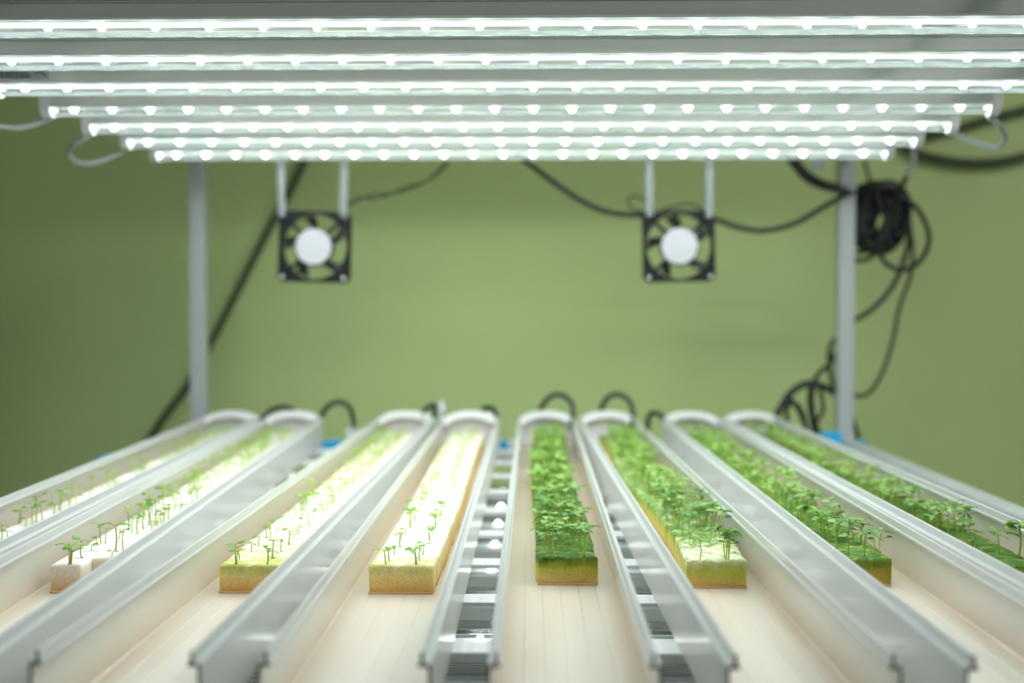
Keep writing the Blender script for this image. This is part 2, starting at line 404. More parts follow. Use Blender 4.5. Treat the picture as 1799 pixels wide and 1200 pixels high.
# sticker on the third lamp
stk = lamps[2]
cx = (-.620+.582)/2
MB().box((-.605-cx, -.01475, .0045), (-.546-cx, -.0144, .0135)).build('sticker', M['sticker'], stk)
mb = MB(); rnd = random.Random(4)
for r_ in range(3):
    x = -.602-cx
    while x < -.572-cx:
        l_ = rnd.uniform(.002, .006); mb.box((x, -.01485, .0058+r_*.0025), (x+l_, -.01474, .0073+r_*.0025)); x += l_+.0009
for j in range(10):
    a0, a1 = 2.6-j*.26, 2.6-(j+1)*.26
    mb.tube([(-.556-cx+math.cos(a0)*.006, -.0148, .0075+math.sin(a0)*.0045), (-.556-cx+math.cos(a1)*.006, -.0148, .0075+math.sin(a1)*.0045)], .0007, 5)
mb.build('sticker_print', M['ink'], stk)
# lamps of the tier below, seen between the channels
for k in range(7):
    Y = 1.022+.1393*k
    make_lamp(Y, ZC-.301, ORD[k]+' of the lamps lying under the channels, glimpsed through gaps', up=True, x0=-.600, x1=.560, power=.04, group='lamps under the channels')

# ------------------------------------------------------------------ channels
W2 = .0525; L_CH = 1.385; Y0 = .678
RIM0 = ZC-.2055
DIST = ['leftmost', 'second from left', 'third from left', 'fourth from left', 'fifth from left', 'sixth from left', 'seventh from left', 'rightmost']
front = [-.507, -.383, -.252, -.113, .0259, .1693, .3109, .433]
far = [-.545, -.432, -.2276, -.110, .0268, .1365, .287, .396]
what = ['few small sprouts on white sponge', 'white sponge and scattered sprouts', 'pale lime sponge strip', 'cream sponge with two sparse sprout rows',
        'darkest mossy sponge strip', 'wavy half white mossy sponge', 'green sponge ending before its right wall', 'mossy sponge beside the rack rail']
CM = []
def channel_profile():
    lip_i, lip_o = .0462, .0482
    R = [(lip_i, -.0006), (lip_i+.0005, 0), (lip_o-.0005, 0), (lip_o, -.0006), (lip_o, -.0072), (W2-.0006, -.0074), (W2, -.0082), (W2, -.0530), (W2-.0015, -.0535)]
    Rin = [(.0445, -.0074), (lip_i, -.0070)]
    inner = [(.0505, -.0498), (.0507, -.0486), (.0507, -.0096), (.0447, -.0092)]
    right = R                                   # outside going down
    loop = []
    # start right lip inner top, go down the outside, across the bottom, up the left outside, over the left lip, down the inside
    loop += right
    loop += [(-x, z) for x, z in reversed(right)]
    loop += [(-x, z) for x, z in reversed(Rin)]
    loop += [(-x, z) for x, z in reversed(inner)]
    fl_ = [(-.0492, -.0508)]
    for g in (-.032, -.0165, 0, .0165, .032):
        fl_ += [(g-.0008, -.0510), (g-.0002, -.0514), (g+.0002, -.0514), (g+.0008, -.0510)]
    fl_ += [(.0492, -.0508)]
    loop += fl_
    loop += inner
    loop += Rin
    return loop
PROF = channel_profile()
nR = 9
def make_channel(i):
    a = Vector((front[i], Y0, RIM0)); b = Vector((far[i], Y0+L_CH, RIM0+SL*L_CH))
    yv = (b-a).normalized(); xv = yv.cross(Vector((0, 0, 1))).normalized(); zv = xv.cross(yv)
    Mx = Matrix((xv, yv, zv)).transposed().to_4x4(); Mx.translation = a
    CM.append(Mx)
    t = thing('grow_channel', DIST[i]+' white hydroponic channel, '+what[i]+' inside', 'channel', group='white hydroponic channels', mat=Mx)
    k = len(PROF); v = []; f = []; mi = []
    ys = [0, .0008]+[L_CH*j/12 for j in range(1, 13)]
    for y in ys: v += [(x, y, z) for x, z in PROF]
    for s in range(len(ys)-1):
        for j in range(k):
            f.append((s*k+j, s*k+(j+1) % k, (s+1)*k+(j+1) % k, (s+1)*k+j))
            zz = PROF[j][1]; xx = PROF[j][0]; zn = PROF[(j+1) % k][1]
            inside = j >= 2*nR+1 and j < k-2 and min(zz, zn) < -.0096
            mi.append(1 if inside else 0)
    f.append(tuple(range(k))[::-1]); mi.append(2)
    f.append(tuple((len(ys)-1)*k+j for j in range(k))); mi.append(0)
    o = link_mesh('trough', v, f, [M['pvc'], M['wet_brown'] if i in (4, 5) else M['wet_warm'], M['cut']], t, mi, False)
    bm = bmesh.new(); bm.from_mesh(o.data); bmesh.ops.recalc_face_normals(bm, faces=bm.faces); bm.to_mesh(o.data); bm.free()
    # arched end cap
    n = 20; arc = [(math.sin(-PI/2*.93+PI*.93*j/n)/math.sin(PI/2*.93)*.0505, .0175*math.cos((-PI/2+PI*j/n))-.006) for j in range(n+1)]
    pl = arc+[(.0505, -.0505), (-.0505, -.0505)]
    MB().extrude(pl, L_CH-.004, L_CH-.0005).build('end_plate', M['cap'], t)
    arc_i = [(x*.86, z-.0105) for x, z in arc]
    band = arc+arc_i[::-1]
    bevel(MB().extrude(band, L_CH-.020, L_CH+.004).build('arched_cap', M['endcap'], t), .001)
    return t
for i in range(8): make_channel(i)

# ------------------------------------------------------------------ sponge strips
CELL = .0284
mats_ = [S_WHITE, S_WHITE, S_LIME, S_PALE, S_MOSS, S_MIX, S_GREEN, S_MOSS]
# pixel of the front bottom corner row -> distance along the channel
SP = []   # per strip: x offset function, start, width, end
starts = [.335, .331, .332, .332, .366, .357, .366, .340]
xo = [0.0, -.009, -.007, -.004, .006, .008, -.002, .004]
wd = [.056, .056, .056, .058, .0555, .0555, .056, .056]
wav = [(0, 0), (.002, 5), (.002, 4), (.002, 6), (.0022, 8), (.0065, 9), (.003, 7), (.003, 6)]
ends = [1.345]*8
def xoff(i, y):
    a, q = wav[i]; s = y-starts[i]
    base = xo[i]+a*math.sin(q*s)*min(1, s/.06)
    if i == 4 and s < .012: base += .0018
    if i == 4: base -= .004*min(1, s/.3)
    lim = .0495-wd[i]/2
    return max(-lim, min(lim, base))
SN = ['white sponge strip with scattered sprouts in the leftmost channel', 'white sponge strip with stubby front block in second channel from left',
      'pale lime sponge strip in third channel from left', 'cream sponge strip holding two sparse sprout rows in fourth channel',
      'dark mossy sponge strip with yellow cut face in fifth channel', 'wavy sponge strip, white front top and green moss, in sixth channel',
      'bright green sponge strip with brown cut face in seventh channel', 'mossy sponge strip in the rightmost channel, front corner at photo edge']
def sponge_part(i, t0, t1, wv, xs, o0, root):
    rnd = random.Random(i)
    ys = []; c = 0
    while t0+c*CELL < t1:
        b0 = t0+c*CELL
        ys += [(b0+.0004, (.0016 if c else .0026), c), (b0+.0016, 0, c)] + [(b0+CELL*q, 0, c) for q in (.25, .5, .75)] + [(b0+CELL-.0016, 0, c), (b0+CELL-.0004, .0016, c)]
        c += 1
    ncell = c
    H = .0250; nx = 12; nz = 5
    jit = [rnd.uniform(-.0007, .0007) for _ in range(ncell)]
    sec = []
    for y, notch, cc in ys:
        hw = wv/2-notch*.5; ring = []
        for j in range(nz): ring.append((-hw, H*j/nz))
        for j in range(nx+1):
            u = -1+2*j/nx; dz = -notch*.55-(.0010 if abs(u) > .99 else 0)
            if abs(u) < .01: dz -= .0007
            ring.append((hw*u, H+dz))
        for j in range(nz): ring.append((hw, H*(nz-1-j)/nz))
        pts = []
        for x, z in ring:
            X = x+xs+xoff(i, y)+jit[cc]
            d = noise.noise_vector(Vector((X*90, y*90, z*90+i*7)))*.00055
            d2 = noise.noise_vector(Vector((X*400, y*400, z*400+i*3)))*.00025
            pts.append((X+d.x+d2.x, y-o0, max(.0, z+(d.z+d2.z if z > .001 else 0))))
        sec.append(pts)
    k = len(sec[0]); v = [p for s in sec for p in s]
    f = [(s*k+j, s*k+j+1, (s+1)*k+j+1, (s+1)*k+j) for s in range(len(sec)-1) for j in range(k-1)]
    f += [((s+1)*k, s*k, s*k+k-1, (s+1)*k+k-1)[::1] for s in range(len(sec)-1)]
    # front and back faces as a grid
    for s, flip in ((0, 0), (len(sec)-1, 1)):
        base = s*k
        # rows: left side vertices j, right side k-1-j ; fill with interior grid
        grid = []
        y = sec[s][0][1]
        for r in range(nz+1):
            if r < nz:
                l_, r_ = base+r, base+k-1-r; row = [l_]
                for q in range(1, nx):
                    u = q/nx; p = Vector(v[l_]).lerp(Vector(v[r_]), u)
                    d = noise.noise(Vector((p.x*200, p.z*200, i*3.3)))*.0007
                    v.append((p.x, y+d+(.0015*math.sin(r/nz*PI) if False else 0), p.z)); row.append(len(v)-1)
                row.append(r_)
            else: row = [base+nz+q for q in range(nx+1)]
            grid.append(row)
        for r in range(nz):
            for q in range(nx):
                f.append((grid[r][q], grid[r][q+1], grid[r+1][q+1], grid[r+1][q]))
    o = link_mesh('sponge', v, f, mats_[i], root)
    bm = bmesh.new(); bm.from_mesh(o.data); bmesh.ops.recalc_face_normals(bm, faces=bm.faces); bm.to_mesh(o.data); bm.free()
    # water meniscus beads along the foot of the front face
    bx = []
    x = -wv/2+xs+xoff(i, t0+.001)+jit[0]
    x1 = x+wv; q = x
    while q <= x1:
        bx.append((q, t0-o0-.0008+rnd.uniform(-.0004, .0003), .0006)); q += .0022
    MB().tube(bx, [rnd.uniform(.0007, .0013) for _ in bx], 6).build('water_edge', M['water'], root, True)
def make_strip(i):
    t0, t1, wv = starts[i], ends[i], wd[i]
    Mx = CM[i] @ Matrix.Translation((0, t0, -.0508))
    root = thing('sponge_strip', SN[i], 'sponge', mat=Mx)
    if i == 1:                        # the left column reaches one block further forward
        sponge_part(i, t0, t0+CELL*.9, wv*.5, -wv*.25, t0, root)
        sponge_part(i, t0+CELL, t1, wv, 0, t0, root)
    else: sponge_part(i, t0, t1, wv, 0, t0, root)
mw, nt, b = newmat('water'); b.inputs['Base Color'].default_value = (.95, .62, .30, 1); b.inputs['Roughness'].default_value = .04
b.inputs['Alpha'].default_value = .7; M['water'] = mw
for i in range(8): make_strip(i)

# ------------------------------------------------------------------ seedlings
def leaf_geo(Lf, Wf, droop, cup, notch=True, nu=6, nv=4):
    """a rounded notched leaf starting at the origin, running along +x, with thickness"""
    top = []
    for a in range(nu+1):
        u = a/nu
        half = Wf/2*math.sin(PI*min(.97, (.06+.94*u)**.8*.93+.035))
        row = []
        for c in range(nv+1):
            s = -1+2*c/nv
            x = Lf*u
            if notch and u > .8: x -= Lf*.16*(1-abs(s))*(u-.8)/.2
            z = -droop*Lf*u*u + cup*Wf*abs(s)**1.5*math.sin(PI*u*.9+.1)
            row.append(Vector((x, s*half, z)))
        top.append(row)
    v = [p for r in top for p in r]; n = len(v)
    v += [p-Vector((0, 0, .00022)) for p in v]
    f = []
    for a in range(nu):
        for c in range(nv):
            q = (a*(nv+1)+c, (a+1)*(nv+1)+c, (a+1)*(nv+1)+c+1, a*(nv+1)+c+1)
            f.append(q); f.append(tuple(x+n for x in q[::-1]))
    border = [a*(nv+1) for a in range(nu+1)]+[nu*(nv+1)+c for c in range(1, nv+1)]+[a*(nv+1)+nv for a in range(nu-1, -1, -1)]+[c for c in range(nv-1, 0, -1)]
    for j in range(len(border)):
        p, q = border[j], border[(j+1) % len(border)]
        f.append((q, p, p+n, q+n))
    return v, f
def proto(rnd, H, kind):
    """returns (stem (v,f), [leaf (v,f)], seed (v,f)) in metres, base at origin"""
    lean = rnd.uniform(0, .22)*H; la = rnd.uniform(0, 2*PI)
    tip = Vector((math.cos(la)*lean, math.sin(la)*lean, H))
    mid = tip*.5+Vector((math.cos(la+2)*H*.06, math.sin(la+2)*H*.06, 0))
    st = MB().tube(smooth_path([Vector((0, 0, -.001)), mid, tip], 4), [.00062]*5+[.00052]*4, 6)
    leaves = []
    a0 = rnd.uniform(0, PI)
    def petiole_leaf(ang, up, plen, Lf, Wf, droop, cup, notch, zb=1.0):
        base = Vector((0, 0, -.001)).lerp(tip, zb) if zb < 1 else tip
        d = Vector((math.cos(ang)*math.cos(up), math.sin(ang)*math.cos(up), math.sin(up)))
        e = base+d*plen
        st.tube([base, base+d*plen*.5+Vector((0, 0, plen*.08)), e], [.00045, .0004, .00035], 5, cap=False)
        v, f = leaf_geo(Lf, Wf, droop, cup, notch)
        Rm = Matrix.Rotation(ang, 3, 'Z') @ Matrix.Rotation(-rnd.uniform(-.15, .35), 3, 'Y') @ Matrix.Rotation(rnd.uniform(-.3, .3), 3, 'X')
        leaves.append(([Rm @ p + e for p in v], f))
    sz = {'young': rnd.uniform(.0060, .0082), 'mid': rnd.uniform(.0065, .009), 'big': rnd.uniform(.0095, .0130)}[kind]
    petiole_leaf(a0, rnd.uniform(.15, .7), rnd.uniform(.0015, .004), sz, sz*rnd.uniform(.85, 1.05), rnd.uniform(0, .35), rnd.uniform(.0, .1), True)
    petiole_leaf(a0+PI+rnd.uniform(-.4, .4), rnd.uniform(.15, .7), rnd.uniform(.0015, .004), sz*rnd.uniform(.75, 1), sz*rnd.uniform(.7, .95), rnd.uniform(0, .35), rnd.uniform(.0, .1), True)
    if kind != 'young':
        for q in range(2 if kind == 'big' else 1):
            petiole_leaf(a0+PI/2+q*PI+rnd.uniform(-.3, .3), rnd.uniform(.5, 1.1), rnd.uniform(.002, .006), sz*rnd.uniform(.55, 1.0), sz*rnd.uniform(.35, .6), rnd.uniform(.1, .6), .12, False)
        if kind == 'big':
            petiole_leaf(a0+rnd.uniform(0, 6), rnd.uniform(.1, .5), rnd.uniform(.003, .006), sz*.6, sz*.55, .2, .08, True, zb=rnd.uniform(.6, .85))
    # seed husk at the foot
    sd = MB(); n = 6; v = [(0, 0, .0012)]+[(math.cos(2*PI*j/n)*.0016+.0006, math.sin(2*PI*j/n)*.0011, .0002) for j in range(n)]+[(0, 0, -.0004)]
    f = [(0, 1+j, 1+(j+1) % n) for j in range(n)]+[(7, 1+(j+1) % n, 1+j) for j in range(n)]
    sd.add(v, f)
    return st, leaves, sd
rnd = random.Random(11)
PROTO = {}
for kind, hs in (('young', [.012, .014, .016, .019]), ('mid', [.014, .018, .021]), ('big', [.018, .021, .024, .027, .030])):
    PROTO[kind] = []
    for h in hs:
        for _ in range(2): PROTO[kind].append((h, proto(rnd, h, kind)))
MESH = {}
def meshes_of(kind, idx):
    """mesh data shared by every copy of this prototype"""
    key = (kind, idx)
    if key in MESH: return MESH[key]
    h, (st, leaves, sd) = PROTO[kind][idx]
    def me(nm, v, f, mat):
        m = bpy.data.meshes.new(nm); m.from_pydata([tuple(p) for p in v], [], f); m.materials.append(mat)
        m.polygons.foreach_set('use_smooth', [True]*len(m.polygons)); m.update(); return m
    lm = M['leaf'] if kind == 'big' else M['leaf2']
    r = (me('stem', st.v, st.f, M['stem']), [me('leaf', v, f, lm) for v, f in leaves], me('seed_husk', sd.v, sd.f, M['seedcoat']))
    MESH[key] = r; return r

def local_hit(i, px, py, zl=-.0255):
    inv = CM[i].inverted(); o = inv @ Vector((0, 0, ZC)); d = inv.to_3x3() @ ray(px, py)
    t = (zl-o.z)/d.z; p = o+d*t; return p.x, p.y
# plants that stand out at the front of each strip: (px, py of foot, height in px)
FRONTS = {
 0: [(3,947,25),(22,919,20),(33,917,22),(63,917,42),(58,922,30),(75,915,32),(95,907,22),(107,897,20),(123,890,22),(14,950,18),(45,925,14),(135,893,20)],
 1: [(117,993,26),(120,992,33),(125,990,24),(143,979,30),(161,967,10),(178,954,30),(185,954,26),(203,966,44),(217,966,34),(196,977,9),(172,958,14),(232,936,30),(242,938,28),(252,929,22),(267,934,18),(274,921,44),(286,923,24),(297,914,26),(262,922,34),(209,947,18),(225,930,34)],
 2: [(408,996,35),(414,992,22),(421,983,22),(441,969,16),(454,958,17),(465,995,32),(477,982,14),(480,980,30),(494,968,20),(469,945,20),(475,944,26),(485,935,10),(498,923,16),(507,955,22),(516,947,9),(525,937,10),(528,925,16),(542,923,20),(507,906,14),(518,907,21),(530,898,16),(539,889,18),(570,899,14),(579,890,14),(553,911,17)],
 3: [(675,997,25),(684,985,24),(693,975,14),(703,961,25),(705,950,12),(720,928,29),(729,916,20),(713,938,12),(727,997,27),(731,996,28),(737,984,22),(743,973,18),(755,949,22),(761,939,14),(765,927,22),(771,916,18)],
 4: [(967,980,44),(974,980,54),(1025,980,50),(1027,977,46),(1015,960,42),(960,950,38),(966,940,40),(1012,940,38),(1020,930,36),(985,958,22),(950,930,30),(1000,948,26),(956,965,38),(1008,955,34),(990,942,30),(1021,968,42),(963,972,32),(981,950,30),(943,948,32)],
 5: [(1230,983,36),(1276,982,48),(1280,983,52),(1282,985,40),(1274,980,46),(1247,953,24),(1187,930,32),(1198,941,34),(1210,938,36),(1231,921,34),(1242,929,42),(1211,957,26),(1265,945,46),(1258,935,38)],
 6: [(1453,963,50),(1471,967,46),(1520,977,38),(1546,976,42),(1490,973,32),(1512,954,34),(1500,954,28),(1458,954,28),(1522,960,26),(1486,950,36),(1470,945,30),(1538,968,20)],
 7: [(1665,947,50),(1684,956,38),(1693,955,42),(1711,967,32),(1724,932,38),(1646,933,38),(1634,929,32),(1756,969,28),(1790,979,60),(1798,976,50),(1765,958,26),(1623,924,28),(1700,950,30)],
}
STY = ['young', 'young', 'young', 'young', 'big', 'big', 'big', 'big']
DENS = [1.3, 2.0, 1.6, 1.15, 3.0, 3.0, 2.6, 2.6]
plants = []       # strip, x, y(local channel), height, column, row, style
for i in range(8):
    rnd = random.Random(100+i); cut = 0
    for px, py, hp in FRONTS[i]:
        x, y = local_hit(i, px, py)
        lim = wd[i]/2-.003; c = xoff(i, y)
        x = max(c-lim, min(c+lim, x)); y = max(starts[i]+.004, y)
        d = y+Y0
        plants.append([i, x, y, hp*d/F, STY[i]]); cut = max(cut, y)
    n = int((ends[i]-starts[i])/CELL)
    cutrow = (cut-starts[i])/CELL
    for r in range(n):
        if r < cutrow-1.5: continue
        for col in (0, 1):
            k = int(DENS[i])+(rnd.random() < DENS[i] % 1)
            if i in (0,) and rnd.random() < .15: k = 0
            if r > n*.6 and i < 3: k += 1
            for _ in range(k):
                cx = (-1 if col == 0 else 1)*wd[i]*.235
                sp = .0035 if i in (2, 3) else .007
                y = starts[i]+(r+.5)*CELL+rnd.gauss(0, sp)
                y = min(max(y, starts[i]+.004), ends[i]-.01)
                x = xoff(i, y)+cx+rnd.gauss(0, sp*.9)
                x = max(xoff(i, y)-wd[i]/2+.003, min(xoff(i, y)+wd[i]/2-.003, x))
                h = {'young': rnd.uniform(.008, .018), 'big': rnd.uniform(.011, .025)}[STY[i]]
                if i < 2: h = rnd.uniform(.010, .020)
                plants.append([i, x, y, h, STY[i]])
def img(p):
    d = CR.transposed() @ (p-Vector((0, 0, ZC)))
    return 899.5+F*d.x/-d.z, 600-F*d.y/-d.z
for p in plants:
    i, x, y, h, s = p
    wp = CM[i] @ Vector((x, y, -.0262))
    p += [wp, img(wp)]
plants = [p for p in plants if -12 < p[6][0] < 1812]
plants.sort(key=lambda p: -(p[3]/p[5].y) if False else p[5].y)
near = plants[:300]; rest = plants[300:]
# number the near ones: planting hole (row, side) in each strip, and place within the hole
holes = {}
for p in near:
    i, x, y = p[0], p[1], p[2]
    side = 'left' if x < xoff(i, y) else 'right'
    row = int((y-starts[i])/CELL)
    holes.setdefault((i, side, row), []).append(p)
ORDN = ['front', 'second', 'third', 'fourth', 'fifth', 'sixth', 'seventh', 'eighth', 'ninth', 'tenth', 'eleventh', 'twelfth', 'thirteenth', 'fourteenth', 'fifteenth', 'sixteenth', 'seventeenth', 'eighteenth', 'nineteenth', 'twentieth']
CHN = ['leftmost', 'second', 'third', 'fourth', 'fifth', 'sixth', 'seventh', 'rightmost']
def rank_words(n, a, b):
    if n == 1: return ['lone']
    if n == 2: return [a, b]
    if n == 3: return [a, 'middle-height', b]
    return [a]+[ORDN[j]+'-tallest' for j in range(1, n-1)]+[b]
count = 0
firsts = {}
for (i, side, row), ps in sorted(holes.items(), key=lambda q: (q[0][2], q[0][0])):
    ps.sort(key=lambda p: -p[3])
    words = rank_words(len(ps), 'tallest', 'shortest')
    for p, wd_ in zip(ps, words):
        rnd = random.Random(count*7+3); count += 1
        h = p[3]; kind = p[4]
        if kind == 'young' and i < 2 and rnd.random() < .3: kind = 'mid'
        cand = sorted(range(len(PROTO[kind])), key=lambda q: abs(PROTO[kind][q][0]-h))[:3]
        idx = rnd.choice(cand); sc = h/PROTO[kind][idx][0]
        szs = max(.75, min(1.25, sc))
        stem_me, leaf_me, seed_me = meshes_of(kind, idx)
        side_ = side+'-hand row'
        pos = 'front block' if row == 0 else ORDN[row]+' block back'
        lab = f"{wd_} seedling on the {side} side, {pos}, of {CHN[i]} channel's sponge"
        root = thing('seedling', lab, 'seedling', p[5], 'green seedlings sprouting from the sponge strips')
        root.rotation_euler = (0, 0, rnd.uniform(0, 2*PI)); root.scale = (szs, szs, sc)
        src = firsts.get((kind, idx))
        if src is None:
            src = [bpy.data.objects.new('stem', stem_me)]+[bpy.data.objects.new('leaf', m) for m in leaf_me]+[bpy.data.objects.new('seed_husk', seed_me)]
            firsts[(kind, idx)] = src; objs = src
        else: objs = [o.copy() for o in src]
        if i >= 4 or rnd.random() < .4:
            if objs is not src: objs = objs[:-1]
            elif False: pass
        for o in objs: C.objects.link(o); o.parent = root
# everything further back: one mass
sv = MB()
for p in rest:
    i = p[0]; rnd = random.Random(count*7+3); count += 1
    h = p[3]; kind = p[4]
    idx = min(range(len(PROTO[kind])), key=lambda q: abs(PROTO[kind][q][0]-h)+rnd.random()*.003)
    sc = h/PROTO[kind][idx][0]; szs = max(.8, min(1.25, sc))
    Mt = Matrix.Translation(p[5]) @ Matrix.Rotation(rnd.uniform(0, 6.28), 4, 'Z') @ Matrix.Diagonal((szs, szs, sc, 1))
    _, (st, leaves, sd) = PROTO[kind][idx]
    sv.add([Mt @ v for v in st.v], st.f, 0)
    for v, f in leaves: sv.add([Mt @ q for q in v], f, 1 if kind == 'big' else 2)
so = link_mesh('seedlings', sv.v, sv.f, [M['stem'], M['leaf'], M['leaf2']], None, sv.m)
tag(so, 'blurred green seedlings crowding the far halves of the sponge strips', 'seedlings'); so['kind'] = 'stuff'

# ------------------------------------------------------------------ fans
def make_fan(cx, cy, Y, roll, label):
    c = at(cx, cy, Y)
    t = thing('cooling_fan', label, 'fan', c, 'small square fans hanging at the back'); t.rotation_euler = (0, roll, 0)
    H2 = .060; R = .0555; n = 48; d = .0125
    # frame: square plate ring front and back joined by a duct
    sq = []
    ci = []
    for j in range(n):
        a = 2*PI*j/n+PI/n; ca, sa = math.cos(a), math.sin(a); k = H2/max(abs(ca), abs(sa))
        rr = .006; X, Z = ca*k, sa*k
        X = max(-H2+ .0, min(H2, X)); sq.append((X, Z)); ci.append((ca*R, sa*R))
    v = []
    for y in (-d, -d+.003, d-.003, d): v += [(x, y, z) for x, z in sq]
    for y in (-d, d): v += [(x, y, z) for x, z in ci]
    duct = [(x*1.04, z*1.04) for x, z in ci]
    for y in (-d+.003, d-.003): v += [(x, y, z) for x, z in duct]
    f = []
    A, B, Cc, D, E, G, I, J = [q*n for q in range(8)]
    for j in range(n):
        k = (j+1) % n
        f += [(A+j, A+k, B+k, B+j), (Cc+j, Cc+k, D+k, D+j), (A+j, E+j, E+k, A+k), (D+j, D+k, G+k, G+j), (E+j, G+j, G+k, E+k), (B+j, B+k, I+k, I+j), (Cc+j, J+j, J+k, Cc+k), (I+j, I+k, J+k, J+j)]
    fr = link_mesh('frame', v, f, M['black'], t, None, False)
    bm = bmesh.new(); bm.from_mesh(fr.data); bmesh.ops.recalc_face_normals(bm, faces=bm.faces); bm.to_mesh(fr.data); bm.free()
    MB().tube([(0, -d-.001, 0), (0, -d+.010, 0)], .0335, 32).build('motor_body', M['black'], t)
    MB().tube([(0, -d-.0025, 0), (0, -d-.0008, 0)], .0305, 32).build('hub_label', M['hub'], t)
    for q in range(4):
        a = PI/4+q*PI/2; mbx = MB()
        u = Vector((math.cos(a), 0, math.sin(a))); s_ = Vector((-math.sin(a), 0, math.cos(a)))*.0032
        p0 = u*.030; p1 = u*.0765
        vv = [p0-s_+Vector((0, -d-.0004, 0)), p0+s_+Vector((0, -d-.0004, 0)), p1+s_+Vector((0, -d-.0004, 0)), p1-s_+Vector((0, -d-.0004, 0))]
        vv += [p+Vector((0, .004, 0)) for p in vv]
        mbx.add(vv, [(0,1,2,3),(7,6,5,4),(0,4,5,1),(1,5,6,2),(2,6,7,3),(3,7,4,0)]).build('strut', M['black'], t)
        MB().tube([u*.0735+Vector((0, -d-.0012, 0)), u*.0735+Vector((0, -d+.002, 0))], .0035, 10).build('screw', M['alu'], t)
    for q in range(5):
        a0 = q*2*PI/5+.3; vv = []; nn = 6
        for s_ in range(nn+1):
            r = .031+(.0535-.031)*s_/nn; sweep = a0+.25*(s_/nn)
            for ed in (-1, 1):
                a = sweep+ed*.20; vv.append((math.cos(a)*r, .003+ed*.007, math.sin(a)*r))
        kk = len(vv); vv += [(x, y+.0012, z) for x, y, z in vv]
        ff = []
        for s_ in range(nn):
            ff += [(2*s_, 2*s_+1, 2*s_+3, 2*s_+2), (kk+2*s_+2, kk+2*s_+3, kk+2*s_+1, kk+2*s_), (2*s_, 2*s_+2, kk+2*s_+2, kk+2*s_), (2*s_+1, kk+2*s_+1, kk+2*s_+3, 2*s_+3)]
        ff += [(0, kk, kk+1, 1), (2*nn, 2*nn+1, kk+2*nn+1, kk+2*nn)]
        link_mesh('blade', vv, ff, M['blade'], t, None, False)
    return t, c
f1, c1 = make_fan(553.5, 434, 1.936, math.radians(1.6), 'square black fan with pale hub hanging near the left post')
f2, c2 = make_fan(1192, 433, 1.936, math.radians(-1.2), 'square black fan with pale hub hanging left of the cable coil')
def hanger(fan, pxt, pxb, ybot, label):
    top = at(pxt, 280, 1.90); top.z = TOP; bot = at(pxb, ybot, 1.915)
    top.y = 1.915
    m = MB(); w_ = .0062
    dx = Vector((w_, 0, 0)); dy = Vector((0, .0035, 0))
    vv = [bot-dx-dy, bot+dx-dy, bot+dx+dy, bot-dx+dy, top-dx-dy, top+dx-dy, top+dx+dy, top-dx+dy]
    m.add(vv, [(0,3,2,1),(4,5,6,7),(0,1,5,4),(1,2,6,5),(2,3,7,6),(3,0,4,7)])
    mt = fan.matrix_basis.inverted()
    m.v = [mt @ v for v in m.v]
    o = m.build('hanger_strip', M['strip'], fan); bevel(o, .0008)
hanger(f1, 490, 496, 381, ''); hanger(f1, 604, 603, 379, '')
hanger(f2, 1142, 1141, 380, ''); hanger(f2, 1249, 1246, 383, '')
# a rear cross rail carrying the hanger strips
rp(MB().box((XL+.014, 1.905, TOP), (XR-.014, 1.925, TOP+.025)), 'cross_beam')

# ------------------------------------------------------------------ hoses feeding the channels
YE = Y0+L_CH
def hose(pts, Yo, label, r=.0046):
    return cable('feed_hose', px_path(pts, YE+Yo), r, M['rubber'], label, 'hose', 'black hoses feeding the channels')
hose([(447,743,-.02),(458,738,.0),(475,722,.01),(496,716,.01),(516,721,.02),(528,745,.03),(530,775,.035)], .0, 'black feed hose arching from leftmost channel behind second channel')
h2 = hose([(552,742,-.02),(562,733,0),(577,713,0),(597,706,.01),(614,716,.01),(621,738,.02),(621,757,.025)], .0, 'tall black feed hose arching from second channel to grey connector')
hose([(745,737,-.02),(742,726,-.005),(752,716,.01),(762,712,.02),(764,722,.03),(758,745,.04),(752,772,.04)], 0, 'sharply bent black feed hose at third channel end')
hose([(868,750,-.02),(872,735,-.01),(868,721,0),(858,716,.01),(848,722,.025),(846,750,.035),(846,772,.04)], 0, 'short black feed hose looping over fourth channel end')
hose([(1002,747,-.025),(1007,727,-.01),(1003,707,0),(986,694,.01),(966,698,.02),(951,717,.03),(946,745,.035),(945,775,.04)], 0, 'tall black feed hose loop above fifth channel end')
hose([(1108,750,-.025),(1112,727,-.01),(1105,704,0),(1086,693,.01),(1068,699,.02),(1057,717,.03),(1052,745,.035),(1051,775,.04)], 0, 'tall black feed hose loop above sixth channel end')
hose([(1178,745,-.02),(1168,737,-.01),(1156,727,0),(1143,727,.01),(1138,743,.02),(1138,775,.025)], 0, 'low black feed hose left of seventh channel end')
hose([(1362,742,-.02),(1368,722,0),(1382,700,.01),(1398,712,.02),(1410,735,.02),(1418,760,.03)], 0, 'black feed hose at rightmost channel end beside tangled cables')
pc = at(620, 766, YE+.025)
t = thing('hose_connector', 'grey plastic connector below the hose right of second channel', 'connector', pc)
bevel(MB().box((-.012, -.006, -.018), (.007, .006, .012)).build('connector_body', M['clear'], t), .002)
MB().tube([(0, 0, .010), (0, 0, .018)], .0062, 12).build('collar', M['greycord'], t)
pv = at(776, 716, YE+.01)
t = thing('air_valve', 'small translucent valve standing up between third and fourth channels', 'valve', pv)
MB().tube([(0, 0, -.045), (-.001, 0, -.004)], .0042, 12).build('valve_stem', M['clear'], t, True)
MB().tube([(0, 0, -.010), (0, 0, -.002), (0, 0, .003), (.001, 0, .012)], [.0075, .0075, .0045, .003], 14).build('valve_head', M['clear'], t, True)

